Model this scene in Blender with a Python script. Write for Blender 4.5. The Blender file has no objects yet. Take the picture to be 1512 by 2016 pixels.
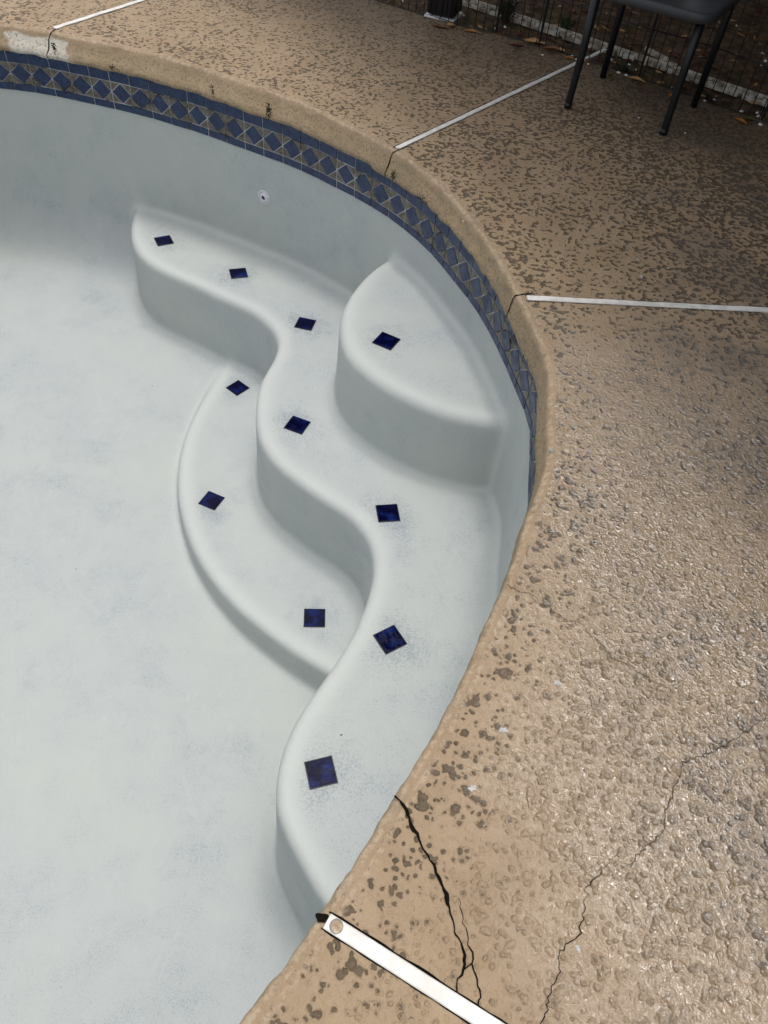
import bpy, bmesh, math, random
import numpy as np
from mathutils import Vector, Matrix
from mathutils.geometry import tessellate_polygon
random.seed(7); rng = np.random.default_rng(7)
C = bpy.context.scene.collection
sc = bpy.context.scene

# ------------------------------------------------------------------ camera
F_PX, PITCH, ROLL, HC = 1482.63, 0.875041, 0.117220, 1.36
Fw = np.array([0, math.cos(PITCH), -math.sin(PITCH)]); R0 = np.array([1., 0, 0]); U0 = np.cross(R0, Fw)
Rt = math.cos(ROLL)*R0 + math.sin(ROLL)*U0; Up = -math.sin(ROLL)*R0 + math.cos(ROLL)*U0
def ray(px, py): return (px-756)*Rt/F_PX - (py-1008)*Up/F_PX + Fw
def at(px, py, z=0.0):
    d = ray(px, py); t = (z-HC)/d[2]; return np.array([d[0]*t, d[1]*t, z])
cam_d = bpy.data.cameras.new('camera'); cam = bpy.data.objects.new('camera', cam_d); C.objects.link(cam)
cam.matrix_world = Matrix(((Rt[0], Up[0], -Fw[0], 0), (Rt[1], Up[1], -Fw[1], 0), (Rt[2], Up[2], -Fw[2], HC), (0, 0, 0, 1)))
cam_d.sensor_fit = 'VERTICAL'; cam_d.sensor_height = 36; cam_d.lens = 36*F_PX/2016; cam_d.clip_end = 500; cam_d.clip_start = 0.02
sc.camera = cam

# ------------------------------------------------------------------ helpers
def obj(name, verts, faces, mat=None, parent=None, smooth=False, mats=None, fm=None):
    me = bpy.data.meshes.new(name); me.from_pydata([tuple(map(float, v)) for v in verts], [], [tuple(map(int, f)) for f in faces])
    if mats:
        for m in mats: me.materials.append(m)
        if fm is not None: me.polygons.foreach_set('material_index', np.array(fm, dtype=np.int32))
    elif mat: me.materials.append(mat)
    if smooth: me.polygons.foreach_set('use_smooth', np.ones(len(me.polygons), dtype=bool))
    me.update()
    o = bpy.data.objects.new(name, me); C.objects.link(o)
    if parent: o.parent = parent; o.matrix_parent_inverse = Matrix.Translation(-parent.location) if parent.type == 'EMPTY' and parent.rotation_euler.z == 0 else parent.matrix_world.inverted()
    return o
def tag(o, label=None, cat=None, group=None, kind=None):
    if label: o['label'] = label
    if cat: o['category'] = cat
    if group: o['group'] = group
    if kind: o['kind'] = kind
    return o
def empty(name, loc, label, cat, group=None):
    o = bpy.data.objects.new(name, None); C.objects.link(o); o.location = loc; o.empty_display_size = .05
    return tag(o, label, cat, group)
class MB:
    def __init__(s): s.v = []; s.f = []; s.m = []
    def add(s, verts, faces, m=0):
        b = len(s.v); s.v += [tuple(x) for x in verts]; s.f += [tuple(b+i for i in f) for f in faces]; s.m += [m]*len(faces)
    def frame(s, a, b):
        a = np.array(a, float); b = np.array(b, float); d = b-a; d /= np.linalg.norm(d)
        h = np.array([0, 0, 1.]) if abs(d[2]) < .9 else np.array([1., 0, 0])
        x = np.cross(d, h); x /= np.linalg.norm(x); y = np.cross(x, d); return a, b, x, y
    def tube(s, pts, r, n=10, m=0, caps=True):
        pts = [np.array(p, float) for p in pts]; rr = r if hasattr(r, '__len__') else [r]*len(pts); V = []
        for i, p in enumerate(pts):
            a = pts[max(i-1, 0)]; b = pts[min(i+1, len(pts)-1)]; _, _, x, y = s.frame(a, b)
            V += [p + rr[i]*(math.cos(2*math.pi*k/n)*x + math.sin(2*math.pi*k/n)*y) for k in range(n)]
        Fc = [(i*n+k, i*n+(k+1) % n, (i+1)*n+(k+1) % n, (i+1)*n+k) for i in range(len(pts)-1) for k in range(n)]
        if caps: Fc += [tuple(range(n))[::-1], tuple((len(pts)-1)*n+k for k in range(n))]
        s.add(V, Fc, m)
    def box(s, c, sx, sy, sz, ang=0, m=0, bev=0.0):
        bm = bmesh.new(); bmesh.ops.create_cube(bm, size=1)
        for v in bm.verts: v.co = Vector((v.co.x*sx, v.co.y*sy, v.co.z*sz))
        if bev: bmesh.ops.bevel(bm, geom=list(bm.edges), offset=bev, segments=2, affect='EDGES', profile=.5)
        ca, sa = math.cos(ang), math.sin(ang)
        V = [(c[0]+ca*v.co.x-sa*v.co.y, c[1]+sa*v.co.x+ca*v.co.y, c[2]+v.co.z) for v in bm.verts]
        bm.verts.index_update(); s.add(V, [tuple(v.index for v in f.verts) for f in bm.faces], m); bm.free()
    def build(s, name, mat=None, parent=None, smooth=False, mats=None):
        return obj(name, s.v, s.f, mat, parent, smooth, mats, s.m if mats else None)

# ------------------------------------------------------------------ materials
class NT:
    def __init__(s, name, spec=.5, rough=.6):
        s.mat = bpy.data.materials.new(name); s.mat.use_nodes = True; s.nt = s.mat.node_tree
        s.p = s.nt.nodes['Principled BSDF']; s.p.inputs['Roughness'].default_value = rough; s.p.inputs['Specular IOR Level'].default_value = spec
        s.co = s.nt.nodes.new('ShaderNodeTexCoord').outputs['Object']
    def n(s, t, **kw):
        nd = s.nt.nodes.new(t)
        for k, v in kw.items(): setattr(nd, k, v)
        return nd
    def link(s, a, b):
        if hasattr(a, 'is_linked') or hasattr(a, 'links'): s.nt.links.new(a, b)
        else: b.default_value = a
    def noise(s, scale, detail=3, rough=.5, dist=0, vec=None, out='Fac'):
        nd = s.n('ShaderNodeTexNoise'); s.link(vec or s.co, nd.inputs['Vector'])
        nd.inputs['Scale'].default_value = scale; nd.inputs['Detail'].default_value = detail
        nd.inputs['Roughness'].default_value = rough; nd.inputs['Distortion'].default_value = dist
        return nd.outputs[out]
    def voro(s, scale, feature='F1', out='Distance', vec=None, smooth=None, rnd=1):
        nd = s.n('ShaderNodeTexVoronoi', feature=feature); s.link(vec or s.co, nd.inputs['Vector']); nd.inputs['Scale'].default_value = scale
        nd.inputs['Randomness'].default_value = rnd
        if smooth is not None: nd.inputs['Smoothness'].default_value = smooth
        return nd.outputs[out]
    def m(s, op, a, b=0, c=None, clamp=False):
        nd = s.n('ShaderNodeMath', operation=op, use_clamp=clamp); s.link(a, nd.inputs[0]); s.link(b, nd.inputs[1])
        if c is not None: s.link(c, nd.inputs[2])
        return nd.outputs[0]
    def ss(s, x, lo, hi, a=0., b=1.):
        nd = s.n('ShaderNodeMapRange', interpolation_type='SMOOTHSTEP'); s.link(x, nd.inputs['Value'])
        for k, vv in (('From Min', lo), ('From Max', hi), ('To Min', a), ('To Max', b)): s.link(vv, nd.inputs[k])
        return nd.outputs[0]
    def mix(s, f, a, b, bt='MIX'):
        nd = s.n('ShaderNodeMix', data_type='RGBA', blend_type=bt); s.link(f, nd.inputs[0])
        for x, i in ((a, 6), (b, 7)):
            s.link((*x, 1) if isinstance(x, tuple) and len(x) == 3 else x, nd.inputs[i])
        return nd.outputs[2]
    def attr(s, name):
        nd = s.n('ShaderNodeAttribute', attribute_name=name); return nd.outputs['Fac']
    def sep(s, v=None):
        nd = s.n('ShaderNodeSeparateXYZ'); s.link(v or s.co, nd.inputs[0]); return nd.outputs
    def bump(s, h, strength=.5, dist=.005, prev=None):
        nd = s.n('ShaderNodeBump'); nd.inputs['Strength'].default_value = strength; nd.inputs['Distance'].default_value = dist
        s.link(h, nd.inputs['Height'])
        if prev is not None: s.link(prev, nd.inputs['Normal'])
        return nd.outputs[0]
    def out(s, col=None, rough=None, normal=None, spec=None):
        if col is not None: s.link((*col, 1) if isinstance(col, tuple) and len(col) == 3 else col, s.p.inputs['Base Color'])
        if rough is not None: s.link(rough, s.p.inputs['Roughness'])
        if spec is not None: s.link(spec, s.p.inputs['Specular IOR Level'])
        if normal is not None: s.link(normal, s.p.inputs['Normal'])
        return s.mat

def mat_plaster():
    t = NT('pool_plaster', .25, .75)
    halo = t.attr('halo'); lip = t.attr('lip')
    cloud = t.ss(t.noise(2.6, 8, .72, .5), .30, .72)
    cloud2 = t.ss(t.noise(7, 6, .7, .3), .4, .75)
    grain = t.noise(260, 4, .7)
    grain2 = t.noise(900, 1, .5)
    # fine blue-grey aggregate showing through the trowelled cream
    amt = t.m('ADD', t.m('MULTIPLY', cloud, .46), t.m('MULTIPLY', cloud2, .32))
    amt = t.m('ADD', amt, t.m('MULTIPLY', halo, .50))
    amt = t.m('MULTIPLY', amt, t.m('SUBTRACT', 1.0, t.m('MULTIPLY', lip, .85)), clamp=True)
    thr = t.m('SUBTRACT', .63, t.m('MULTIPLY', amt, .22))
    speck = t.ss(grain, thr, t.m('ADD', thr, .07))
    base = t.mix(t.ss(t.noise(1.3, 4, .6), .35, .65), (.525, .555, .525), (.520, .548, .535))
    base = t.mix(t.m('MULTIPLY', cloud, .26), base, (.40, .445, .485))
    base = t.mix(t.m('MULTIPLY', cloud2, .16), base, (.42, .47, .50))
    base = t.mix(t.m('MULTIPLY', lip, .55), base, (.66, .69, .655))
    base = t.mix(t.m('MULTIPLY', speck, t.m('ADD', .26, t.m('MULTIPLY', amt, .45))), base, (.22, .255, .305))
    base = t.mix(t.m('MULTIPLY', t.ss(grain2, .55, .7), .12), base, (.74, .76, .75))
    tr = t.n('ShaderNodeMapping'); t.link(t.co, tr.inputs[0]); tr.inputs['Scale'].default_value = (9, 3, 3); tr.inputs['Rotation'].default_value = (0, 0, .6)
    trowel = t.noise(2.4, 4, .6, 1.2, vec=tr.outputs[0])
    base = t.mix(t.m('MULTIPLY', t.ss(trowel, .56, .75), .14), base, (.68, .70, .68))
    b = t.bump(t.noise(9, 3, .5, .4), .25, .02)
    b = t.bump(t.m('ADD', t.m('MULTIPLY', grain, .8), t.m('MULTIPLY', trowel, .8)), .30, .0025, b)
    return t.out(base, .72, b)

def mat_deck(coping=False):
    t = NT('coping_face_concrete' if coping else 'textured_tan_deck_concrete', .5, .5)
    xyz = t.sep(); X, Y = xyz[0], xyz[1]; edge = t.attr('edge')
    warp = t.n('ShaderNodeVectorMath', operation='ADD'); t.link(t.co, warp.inputs[0])
    wv = t.n('ShaderNodeVectorMath', operation='SCALE'); t.link(t.noise(55, 3, .6, out='Color'), wv.inputs[0]); wv.inputs['Scale'].default_value = .010; t.link(wv.outputs[0], warp.inputs[1])
    WV = warp.outputs[0]
    big = t.noise(1.5, 4, .6); med = t.noise(5, 5, .65)
    base = t.mix(t.ss(med, .3, .7), (.375, .268, .165), (.450, .332, .215))
    base = t.mix(t.m('MULTIPLY', t.ss(big, .45, .7), .5), base, (.47, .350, .228))
    fine = t.noise(300, 3, .65)
    base = t.mix(t.ss(fine, .35, .75, 0, .40), base, (.27, .20, .135))
    if coping:
        mp = t.n('ShaderNodeMapping'); t.link(WV, mp.inputs[0]); mp.inputs['Scale'].default_value = (1, 1, .6)
        sp = t.ss(t.noise(150, 2, .6, vec=mp.outputs[0]), .53, .60)
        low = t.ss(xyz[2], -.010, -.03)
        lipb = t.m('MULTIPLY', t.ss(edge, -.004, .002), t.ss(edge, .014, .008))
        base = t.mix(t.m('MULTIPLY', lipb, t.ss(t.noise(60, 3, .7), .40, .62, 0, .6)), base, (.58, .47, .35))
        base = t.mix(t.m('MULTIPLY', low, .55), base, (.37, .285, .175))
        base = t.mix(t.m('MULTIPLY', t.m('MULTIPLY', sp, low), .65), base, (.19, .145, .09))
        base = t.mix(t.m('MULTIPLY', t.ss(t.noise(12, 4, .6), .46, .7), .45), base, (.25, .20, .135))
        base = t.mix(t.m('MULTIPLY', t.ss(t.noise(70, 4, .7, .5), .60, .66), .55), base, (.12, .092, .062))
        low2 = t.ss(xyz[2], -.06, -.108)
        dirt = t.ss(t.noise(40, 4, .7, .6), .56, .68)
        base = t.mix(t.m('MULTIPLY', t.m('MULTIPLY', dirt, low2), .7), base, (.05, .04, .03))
        px = t.m('ADD', X, t.m('MULTIPLY', t.m('SUBTRACT', t.noise(9, 3, .5), .5), .16))
        patch = t.m('MULTIPLY', t.ss(px, -1.985, -1.965), t.ss(px, -1.66, -1.68))
        patch = t.m('MULTIPLY', patch, t.ss(t.m('ADD', xyz[2], t.m('MULTIPLY', t.noise(14, 3, .5), .03)), .000, -.012))
        base = t.mix(t.m('MULTIPLY', patch, t.ss(t.noise(90, 3, .6), .70, .5)), base, (.62, .58, .50))
        b = t.bump(t.m('ADD', t.m('MULTIPLY', sp, -.5), t.noise(300, 2, .6)), .5, .0025)
        b = t.bump(t.noise(40, 4, .65), .7, .008, b)
        return t.out(base, .72, b, .3)
    # broken spray texture: irregular hollows between trowelled tan islands
    n1 = t.noise(66, 1.5, .55, .2, vec=WV)
    n2 = t.noise(27, 1.5, .5, 0, vec=WV)
    v1 = t.voro(52, 'SMOOTH_F1', vec=WV, smooth=.35)
    farm = t.ss(t.m('ADD', Y, t.m('MULTIPLY', X, .30)), 1.2, 2.4)
    hA = t.m('ADD', t.m('MULTIPLY', n1, .60), t.m('MULTIPLY', n2, .22))
    hA = t.m('ADD', hA, t.m('MULTIPLY', t.m('SUBTRACT', .45, v1), .28))
    vr = t.voro(38, 'SMOOTH_F1', vec=WV, smooth=.15)
    hB = t.m('ADD', t.m('MULTIPLY', n1, .30), t.m('MULTIPLY', n2, .38))
    vr2 = t.voro(74, 'SMOOTH_F1', vec=WV, smooth=.15)
    pk = t.m('MAXIMUM', t.m('MULTIPLY', t.m('SUBTRACT', .56, vr), .42), t.m('MULTIPLY', t.m('SUBTRACT', .60, vr2), .36))
    hB = t.m('ADD', hB, pk)
    hn = t.n('ShaderNodeMix', data_type='FLOAT'); t.link(farm, hn.inputs[0]); t.link(hB, hn.inputs[2]); t.link(hA, hn.inputs[3]); hollow = hn.outputs[0]
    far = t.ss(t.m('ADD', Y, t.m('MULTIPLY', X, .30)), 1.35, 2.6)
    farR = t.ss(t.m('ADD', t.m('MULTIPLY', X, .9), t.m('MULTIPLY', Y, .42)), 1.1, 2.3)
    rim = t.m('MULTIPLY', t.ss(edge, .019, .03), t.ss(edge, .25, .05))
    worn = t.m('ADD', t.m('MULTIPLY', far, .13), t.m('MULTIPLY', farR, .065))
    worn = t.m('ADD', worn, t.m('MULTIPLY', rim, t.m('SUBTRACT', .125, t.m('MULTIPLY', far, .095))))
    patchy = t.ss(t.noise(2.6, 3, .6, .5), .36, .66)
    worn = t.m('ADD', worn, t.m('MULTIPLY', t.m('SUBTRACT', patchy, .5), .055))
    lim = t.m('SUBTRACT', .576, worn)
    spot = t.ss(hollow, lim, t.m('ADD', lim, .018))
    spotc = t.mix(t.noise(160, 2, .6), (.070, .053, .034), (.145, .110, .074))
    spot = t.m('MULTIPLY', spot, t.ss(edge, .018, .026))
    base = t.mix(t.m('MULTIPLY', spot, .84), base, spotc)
    gx = t.ss(t.m('ADD', X, t.m('MULTIPLY', Y, -.12)), .30, .75)
    gm = t.m('MULTIPLY', t.ss(t.noise(3.2, 5, .7, .4), .42, .60), gx)
    gs = t.m('MULTIPLY', gm, t.ss(hollow, .38, .44))
    base = t.mix(t.m('MULTIPLY', gs, .70), base, (.12, .105, .088))
    base = t.mix(t.m('MULTIPLY', gm, .48), base, (.15, .128, .105))
    lipl = t.m('MULTIPLY', t.ss(edge, .017, .02), t.ss(edge, .034, .024))
    base = t.mix(t.m('MULTIPLY', lipl, t.ss(t.noise(50, 3, .6), .45, .6, 0, .45)), base, (.56, .45, .34))
    wetn = t.noise(1.8, 3, .55, .4)
    wet = t.ss(t.m('ADD', X, t.m('MULTIPLY', t.m('SUBTRACT', wetn, .5), .7)), .12, .55)
    wet = t.m('MULTIPLY', wet, t.ss(Y, 2.3, 1.5))
    wet = t.m('MULTIPLY', wet, t.ss(t.m('ADD', Y, t.m('MULTIPLY', t.m('SUBTRACT', wetn, .5), .8)), .20, 1.0, .55, 1.0))
    base = t.mix(t.m('MULTIPLY', wet, .30), base, t.mix(t.ss(hollow, .36, .48), (.27, .19, .115), (.15, .108, .068)))
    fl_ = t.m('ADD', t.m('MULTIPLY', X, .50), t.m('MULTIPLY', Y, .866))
    fshade = t.ss(t.m('ADD', fl_, t.m('MULTIPLY', t.noise(2.5, 4, .6), .5)), 3.2, 4.15)  # deep shade near the fence, painted into the deck colour
    base = t.mix(t.m('MULTIPLY', fshade, .62), base, (.085, .062, .042))
    # relief: shallow craters with soft rims
    pit = t.ss(hollow, .41, .62)
    rimr = t.m('MULTIPLY', t.ss(hollow, .33, .42), t.ss(hollow, .50, .42))
    rel = t.m('SUBTRACT', t.m('MULTIPLY', rimr, .22), pit)
    wetn = t.noise(1.8, 3, .55, .4)
    wet = t.ss(t.m('ADD', X, t.m('MULTIPLY', t.m('SUBTRACT', wetn, .5), .7)), .12, .55)
    wet = t.m('MULTIPLY', wet, t.ss(Y, 2.3, 1.5))
    wet = t.m('MULTIPLY', wet, t.ss(t.m('ADD', Y, t.m('MULTIPLY', t.m('SUBTRACT', wetn, .5), .8)), .20, 1.0, .55, 1.0))
    b = t.bump(t.noise(6, 3, .5), .5, .012)
    b = t.bump(rel, .8, .0055, b)
    b = t.bump(t.noise(105, 3, .65, .4), .6, .0036, b)
    rough = t.m('SUBTRACT', .62, t.m('MULTIPLY', wet, .48))
    rough = t.m('ADD', rough, t.m('MULTIPLY', t.m('SUBTRACT', t.noise(70, 3, .6), .5), .25))
    spec = t.m('ADD', .25, t.m('MULTIPLY', wet, .6))
    t.link(t.m('MULTIPLY', wet, 1.0), t.p.inputs['Coat Weight']); t.p.inputs['Coat Roughness'].default_value = .05; t.p.inputs['Coat IOR'].default_value = 2.5
    cb = t.bump(t.noise(64, 2.5, .6, 1.2), 1.0, .0115, b)
    t.link(cb, t.p.inputs['Coat Normal'])
    return t.out(base, rough, b, spec)

def simple(name, col, rough=.6, spec=.5, metal=0, bs=0, bscale=60, col2=None, nscale=8):
    t = NT(name, spec, rough); t.p.inputs['Metallic'].default_value = metal
    c = (*col, 1)
    if col2: c = t.mix(t.ss(t.noise(nscale, 4, .6), .35, .65), col, col2)
    nrm = t.bump(t.noise(bscale, 3, .6), bs, .003) if bs else None
    return t.out(c, None, nrm)

M = {}
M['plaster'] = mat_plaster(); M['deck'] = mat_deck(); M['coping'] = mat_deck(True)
def tile_mat():
    t = NT('glazed_blue_tile', .5, .3)
    c = t.mix(t.ss(t.noise(30, 5, .7, .5), .35, .7), (.008, .021, .072), (.024, .052, .125))
    c = t.mix(t.ss(t.noise(120, 3, .6), .62, .75, 0, .35), c, (.10, .13, .18))
    return t.out(c, t.ss(t.noise(25, 3, .6), .3, .7, .22, .5), t.bump(t.noise(60, 3, .5), .25, .003))
M['tile'] = tile_mat()
def stone_mat():
    t = NT('brown_grey_marbled_tile', .5, .4)
    c = t.mix(t.ss(t.noise(45, 6, .75, .8), .35, .65), (.055, .050, .040), (.185, .170, .138))
    return t.out(c, .4, t.bump(t.noise(80, 3, .5), .25, .003))
M['stone'] = stone_mat()
def grout_mat():
    t = NT('tile_grout', .3, .85)
    c = t.mix(t.ss(t.noise(5, 5, .75, .5), .46, .62), (.52, .52, .50), (.05, .042, .034))
    return t.out(c, .85)
M['grout'] = grout_mat()
def navy_mat():
    t = NT('cobalt_glass_glaze', .12, .08)
    c = t.mix(t.ss(t.noise(22, 3, .5), .45, .72), (.0015, .002, .022), (.006, .016, .11))
    return t.out(c, .09, t.bump(t.noise(30, 2, .5), .35, .004))
M['navy'] = navy_mat()
M['navy_edge'] = simple('tile_edge_dark', (.002, .002, .006), .4)
M['white_joint'] = simple('white_vinyl_strip', (.90, .89, .86), .45, bs=.15, col2=(.72, .70, .65), nscale=22)
M['dirty_joint'] = simple('dirty_vinyl_strip', (.36, .34, .31), .6, col2=(.20, .18, .15), nscale=30)
M['gap'] = simple('dark_gap', (.006, .005, .004), .95, .1)
M['crack'] = simple('crack_shadow', (.010, .008, .006), .95, .05)
M['hair'] = simple('hairline_crack', (.055, .04, .028), .95, .05)
M['chairm'] = simple('black_powder_coat', (.006, .008, .011), .42, .5, bs=.1, bscale=300)
M['seatm'] = simple('dark_grey_sling', (.050, .056, .064), .5, .5, bs=.2, bscale=400)
M['white'] = simple('white_plastic', (.78, .78, .76), .35)
M['wire'] = simple('black_coated_wire', (.006, .006, .006), .5)
M['black'] = simple('black_plastic', (.008, .008, .009), .35)
M['dirt'] = None
def dirt_mat():
    t = NT('brown_leafy_dirt', .2, .95)
    c = t.mix(t.ss(t.noise(20, 6, .7), .35, .65), (.075, .050, .030), (.19, .13, .08))
    c = t.mix(t.ss(t.voro(28, 'F1'), .25, .12, 0, .5), c, (.17, .115, .065))
    return t.out(c, .95, t.bump(t.noise(60, 5, .7), 1, .02))
M['dirt'] = dirt_mat()
M['brick'] = simple('chipped_white_paint_brick', (.62, .59, .52), .8, .3, bs=.5, bscale=80, col2=(.22, .18, .13), nscale=25)
M['jet'] = simple('jet_white_plastic', (.74, .74, .80), .3)
M['hole'] = simple('jet_opening', (.006, .006, .007), .4)
M['filler'] = simple('dirty_filler', (.62, .52, .40), .7, col2=(.35, .24, .15), nscale=60)
for nm, a, b_ in (('leaf_tan', (.55, .34, .15), (.40, .23, .10)), ('leaf_brown', (.22, .10, .045), (.12, .05, .025)),
                  ('leaf_orange', (.50, .20, .05), (.33, .12, .03)), ('leaf_olive', (.14, .12, .03), (.09, .07, .02)), ('leaf_red', (.10, .022, .015), (.05, .012, .01))):
    M[nm] = simple(nm, a, .6, .4, bs=.4, bscale=120, col2=b_, nscale=50)
M['weed'] = simple('weed_green', (.030, .055, .018), .6, col2=(.06, .075, .03), nscale=60)
M['moss'] = simple('dark_moss', (.016, .018, .010), .9, col2=(.05, .045, .025), nscale=90)
M['roof'] = simple('shade_roof_panel', (.20, .17, .14), .8)
M['wall'] = simple('shade_wall_stucco', (.16, .13, .10), .9, bs=.4)
M['spl_w'] = simple('pale_paint_spot', (.55, .55, .54), .5, col2=(.40, .38, .36), nscale=200)
M['spl_b'] = simple('light_blue_spot', (.22, .42, .62), .5)

# ------------------------------------------------------------------ pool outline
Zb, Zt = -0.26, -0.115
Z1, Z2, Z3 = -.41, -.7444, -1.1038
J = [(27.8,176.2),(67.5,181.2),(106.5,188.1),(145.4,196.1),(184.9,205),(223.6,213.3),(262.3,222.9),(299.6,231.8),(338.3,244.5),(376.8,255),(413.3,268.3),(449.8,281.2),(487.1,294.7),(524.2,308.6),(560.9,321.1),(596.5,337.1),(632.5,353),(666.3,371.7),(700,387.6),(732.7,407.5),(764.5,426),(794.9,449.8),(823.6,473.6),(850.8,499.4),(875.6,528.5),(900.2,560),(921.9,586.7),(943.1,616.9),(962.5,650),(980.2,685.6),(997.3,721),(1014.2,761.7),(1031.2,803.3),(1046.5,847)]
W1 = [at(x, y, Zb)[:2] for x, y in J]
DE = [(1070,930),(1045,1000),(1022,1060),(1000,1130),(975,1190),(940,1260),(905,1345),(865,1420),(830,1490),(775,1572),(725,1665),(680,1725),(625,1808),(575,1885),(520,1955),(470,2016)]
W2 = [at(x, y, -.03)[:2] + np.array([.010, -.004]) for x, y in DE]
rest = [(-.20,-.02),(-.33,-.22),(-.52,-.45),(-.8,-.66),(-1.2,-.82),(-1.7,-.86),(-2.2,-.75),(-2.7,-.45),(-3.05,.1),(-3.25,.8),(-3.35,1.6),(-3.25,2.4),(-3.05,3.0),(-2.75,3.42),(-2.4,3.63),(-2.2,3.70)]
raw = np.array(W1 + W2 + [np.array(q) for q in rest], float)
def resample(P, n=None, step=None):
    Q = np.vstack([P, P[:1]]); d = np.r_[0, np.cumsum(np.linalg.norm(np.diff(Q, axis=0), axis=1))]
    n = n or int(round(d[-1]/step)); s = np.linspace(0, d[-1], n, endpoint=False)
    return np.stack([np.interp(s, d, Q[:, 0]), np.interp(s, d, Q[:, 1])], 1)
def smooth_closed(P, it, lam=.5):
    for _ in range(it):
        P = P + lam*((np.roll(P, 1, 0)+np.roll(P, -1, 0))/2 - P)
        P = P - lam*1.02*((np.roll(P, 1, 0)+np.roll(P, -1, 0))/2 - P)*-1*(-1) if False else P
    return P
def taubin(P, it):
    for _ in range(it):
        P = P + .5*((np.roll(P, 1, 0)+np.roll(P, -1, 0))/2 - P)
        P = P - .52*((np.roll(P, 1, 0)+np.roll(P, -1, 0))/2 - P)
    return P
fine = taubin(resample(raw, step=.02), 260)
OUT = resample(fine, step=.02)                 # clockwise as seen from above
area = .5*np.sum(OUT[:, 0]*np.roll(OUT[:, 1], -1) - np.roll(OUT[:, 0], -1)*OUT[:, 1])
if area > 0: OUT = OUT[::-1]
tan_ = np.roll(OUT, -1, 0)-np.roll(OUT, 1, 0); tan_ /= np.linalg.norm(tan_, axis=1)[:, None]
NOUT = np.stack([-tan_[:, 1], tan_[:, 0]], 1)  # outward for clockwise curve

def cr(P, step=.02, closed=False):             # Catmull-Rom through points
    P = [np.array(p, float) for p in P]; o = []
    for i in range(len(P)-1):
        a = P[max(i-1, 0)]; b = P[i]; c = P[i+1]; d = P[min(i+2, len(P)-1)]
        k = max(2, int(np.linalg.norm(c-b)/step))
        for j in range(k):
            t = j/k; o.append(.5*((2*b)+(c-a)*t+(2*a-5*b+4*c-d)*t*t+(3*b-a-3*c+d)*t**3))
    o.append(P[-1]); return np.array(o)

# ------------------------------------------------------------------ step outlines (traced lip lines)
L2px = [(257,435),(259,475),(283,510),(330,537),(390,562),(440,587),(490,607),(525,632),(545,657),(548,680),(535,710),(515,740),(505,775),(503,830),(515,875),(545,915),(590,950),(640,985),(690,1015),(725,1055),(738,1095),(735,1140),(718,1195),(700,1235),(675,1280),(640,1330),(600,1385),(568,1440),(548,1500),(540,1560),(545,1610),(569,1656),(601,1720),(629,1767)]
L3px = [(450,705),(400,780),(365,850),(350,920),(352,990),(375,1070),(410,1130),(460,1190),(520,1240),(580,1285),(640,1320)]
L1px = [(740,520),(700,560),(675,600),(668,640),(675,680),(700,715),(760,760),(830,795),(900,820),(975,833)]
def p2(px, z): return [at(x, y, z)[:2] for x, y in px]
l2 = cr([(-1.46,4.1),(-1.475,3.85),(-1.485,3.66)] + p2(L2px, Z2) + [(.02,.40),(.14,.30),(.4,.2)])
l2 = np.vstack([l2, [(1.4,.1),(1.4,4.4),(-1.46,4.4)]])
l3 = cr([(-.80,3.12)] + p2(L3px, Z3) + [(0,1.22),(.2,1.18)]); l3 = np.vstack([l3, [(.35,1.5),(.2,2.2),(-.3,2.6),(-.5,3.0)]])
l1 = cr([(.16,3.20),(.02,3.07)] + p2(L1px, Z1) + [(.345,1.935),(.44,1.94),(.6,1.95)]); l1 = np.vstack([l1, [(1.2,2.0),(1.0,3.4)]])
def relax(P, n_keep, it=6):
    P = P.copy()
    for _ in range(it): P[2:n_keep-2] += .5*((P[1:n_keep-3]+P[3:n_keep-1])/2-P[2:n_keep-2])
    return P
l2 = relax(l2, len(l2)-3, 10); l3 = relax(l3, len(l3)-4, 10); l1 = relax(l1, len(l1)-2, 10)

# ------------------------------------------------------------------ distance fields on a plan grid
GX0, GY0, GS = -3.72, -1.2, .02
gx = np.arange(GX0, .95, GS); gy = np.arange(GY0, 4.35, GS)
PX, PY = np.meshgrid(gx, gy, indexing='ij'); PP = np.stack([PX.ravel(), PY.ravel()], 1)
def sdf_poly(poly, P):                          # negative inside
    A = poly; B = np.roll(poly, -1, 0); best = np.full(len(P), 1e9); inside = np.zeros(len(P), bool)
    for a, b in zip(A, B):
        ab = b-a; L = ab@ab
        if L < 1e-12: continue
        t = np.clip(((P-a)@ab)/L, 0, 1); d = P-a-t[:, None]*ab; best = np.minimum(best, (d*d).sum(1))
        c = (a[1] > P[:, 1]) != (b[1] > P[:, 1])
        if c.any():
            with np.errstate(divide='ignore', invalid='ignore'): xi = a[0]+(P[:, 1]-a[1])*ab[0]/ab[1]
            inside ^= c & (P[:, 0] < xi)
    d = np.sqrt(best); return np.where(inside, -d, d)
def grid(poly): return sdf_poly(poly, PP).reshape(PX.shape)
DW = -grid(OUT[::2]); D1 = grid(l1); D2 = grid(l2); D3 = grid(l3)   # DW>0 inside pool
def blur(G):
    G = G.copy(); G[1:-1, 1:-1] = (G[1:-1, 1:-1]*2 + G[:-2, 1:-1]+G[2:, 1:-1]+G[1:-1, :-2]+G[1:-1, 2:])/6; return G
DW, D1, D2, D3 = [blur(g) for g in (DW, D1, D2, D3)]
STK = np.stack([DW, D1, D2, D3], -1)
def samp(x, y):
    u = np.clip((x-GX0)/GS, 0, len(gx)-1.001); v = np.clip((y-GY0)/GS, 0, len(gy)-1.001)
    i = u.astype(int); j = v.astype(int); a = (u-i)[:, None]; b = (v-j)[:, None]
    return (STK[i, j]*(1-a)*(1-b)+STK[i+1, j]*a*(1-b)+STK[i, j+1]*(1-a)*b+STK[i+1, j+1]*a*b)
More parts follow.
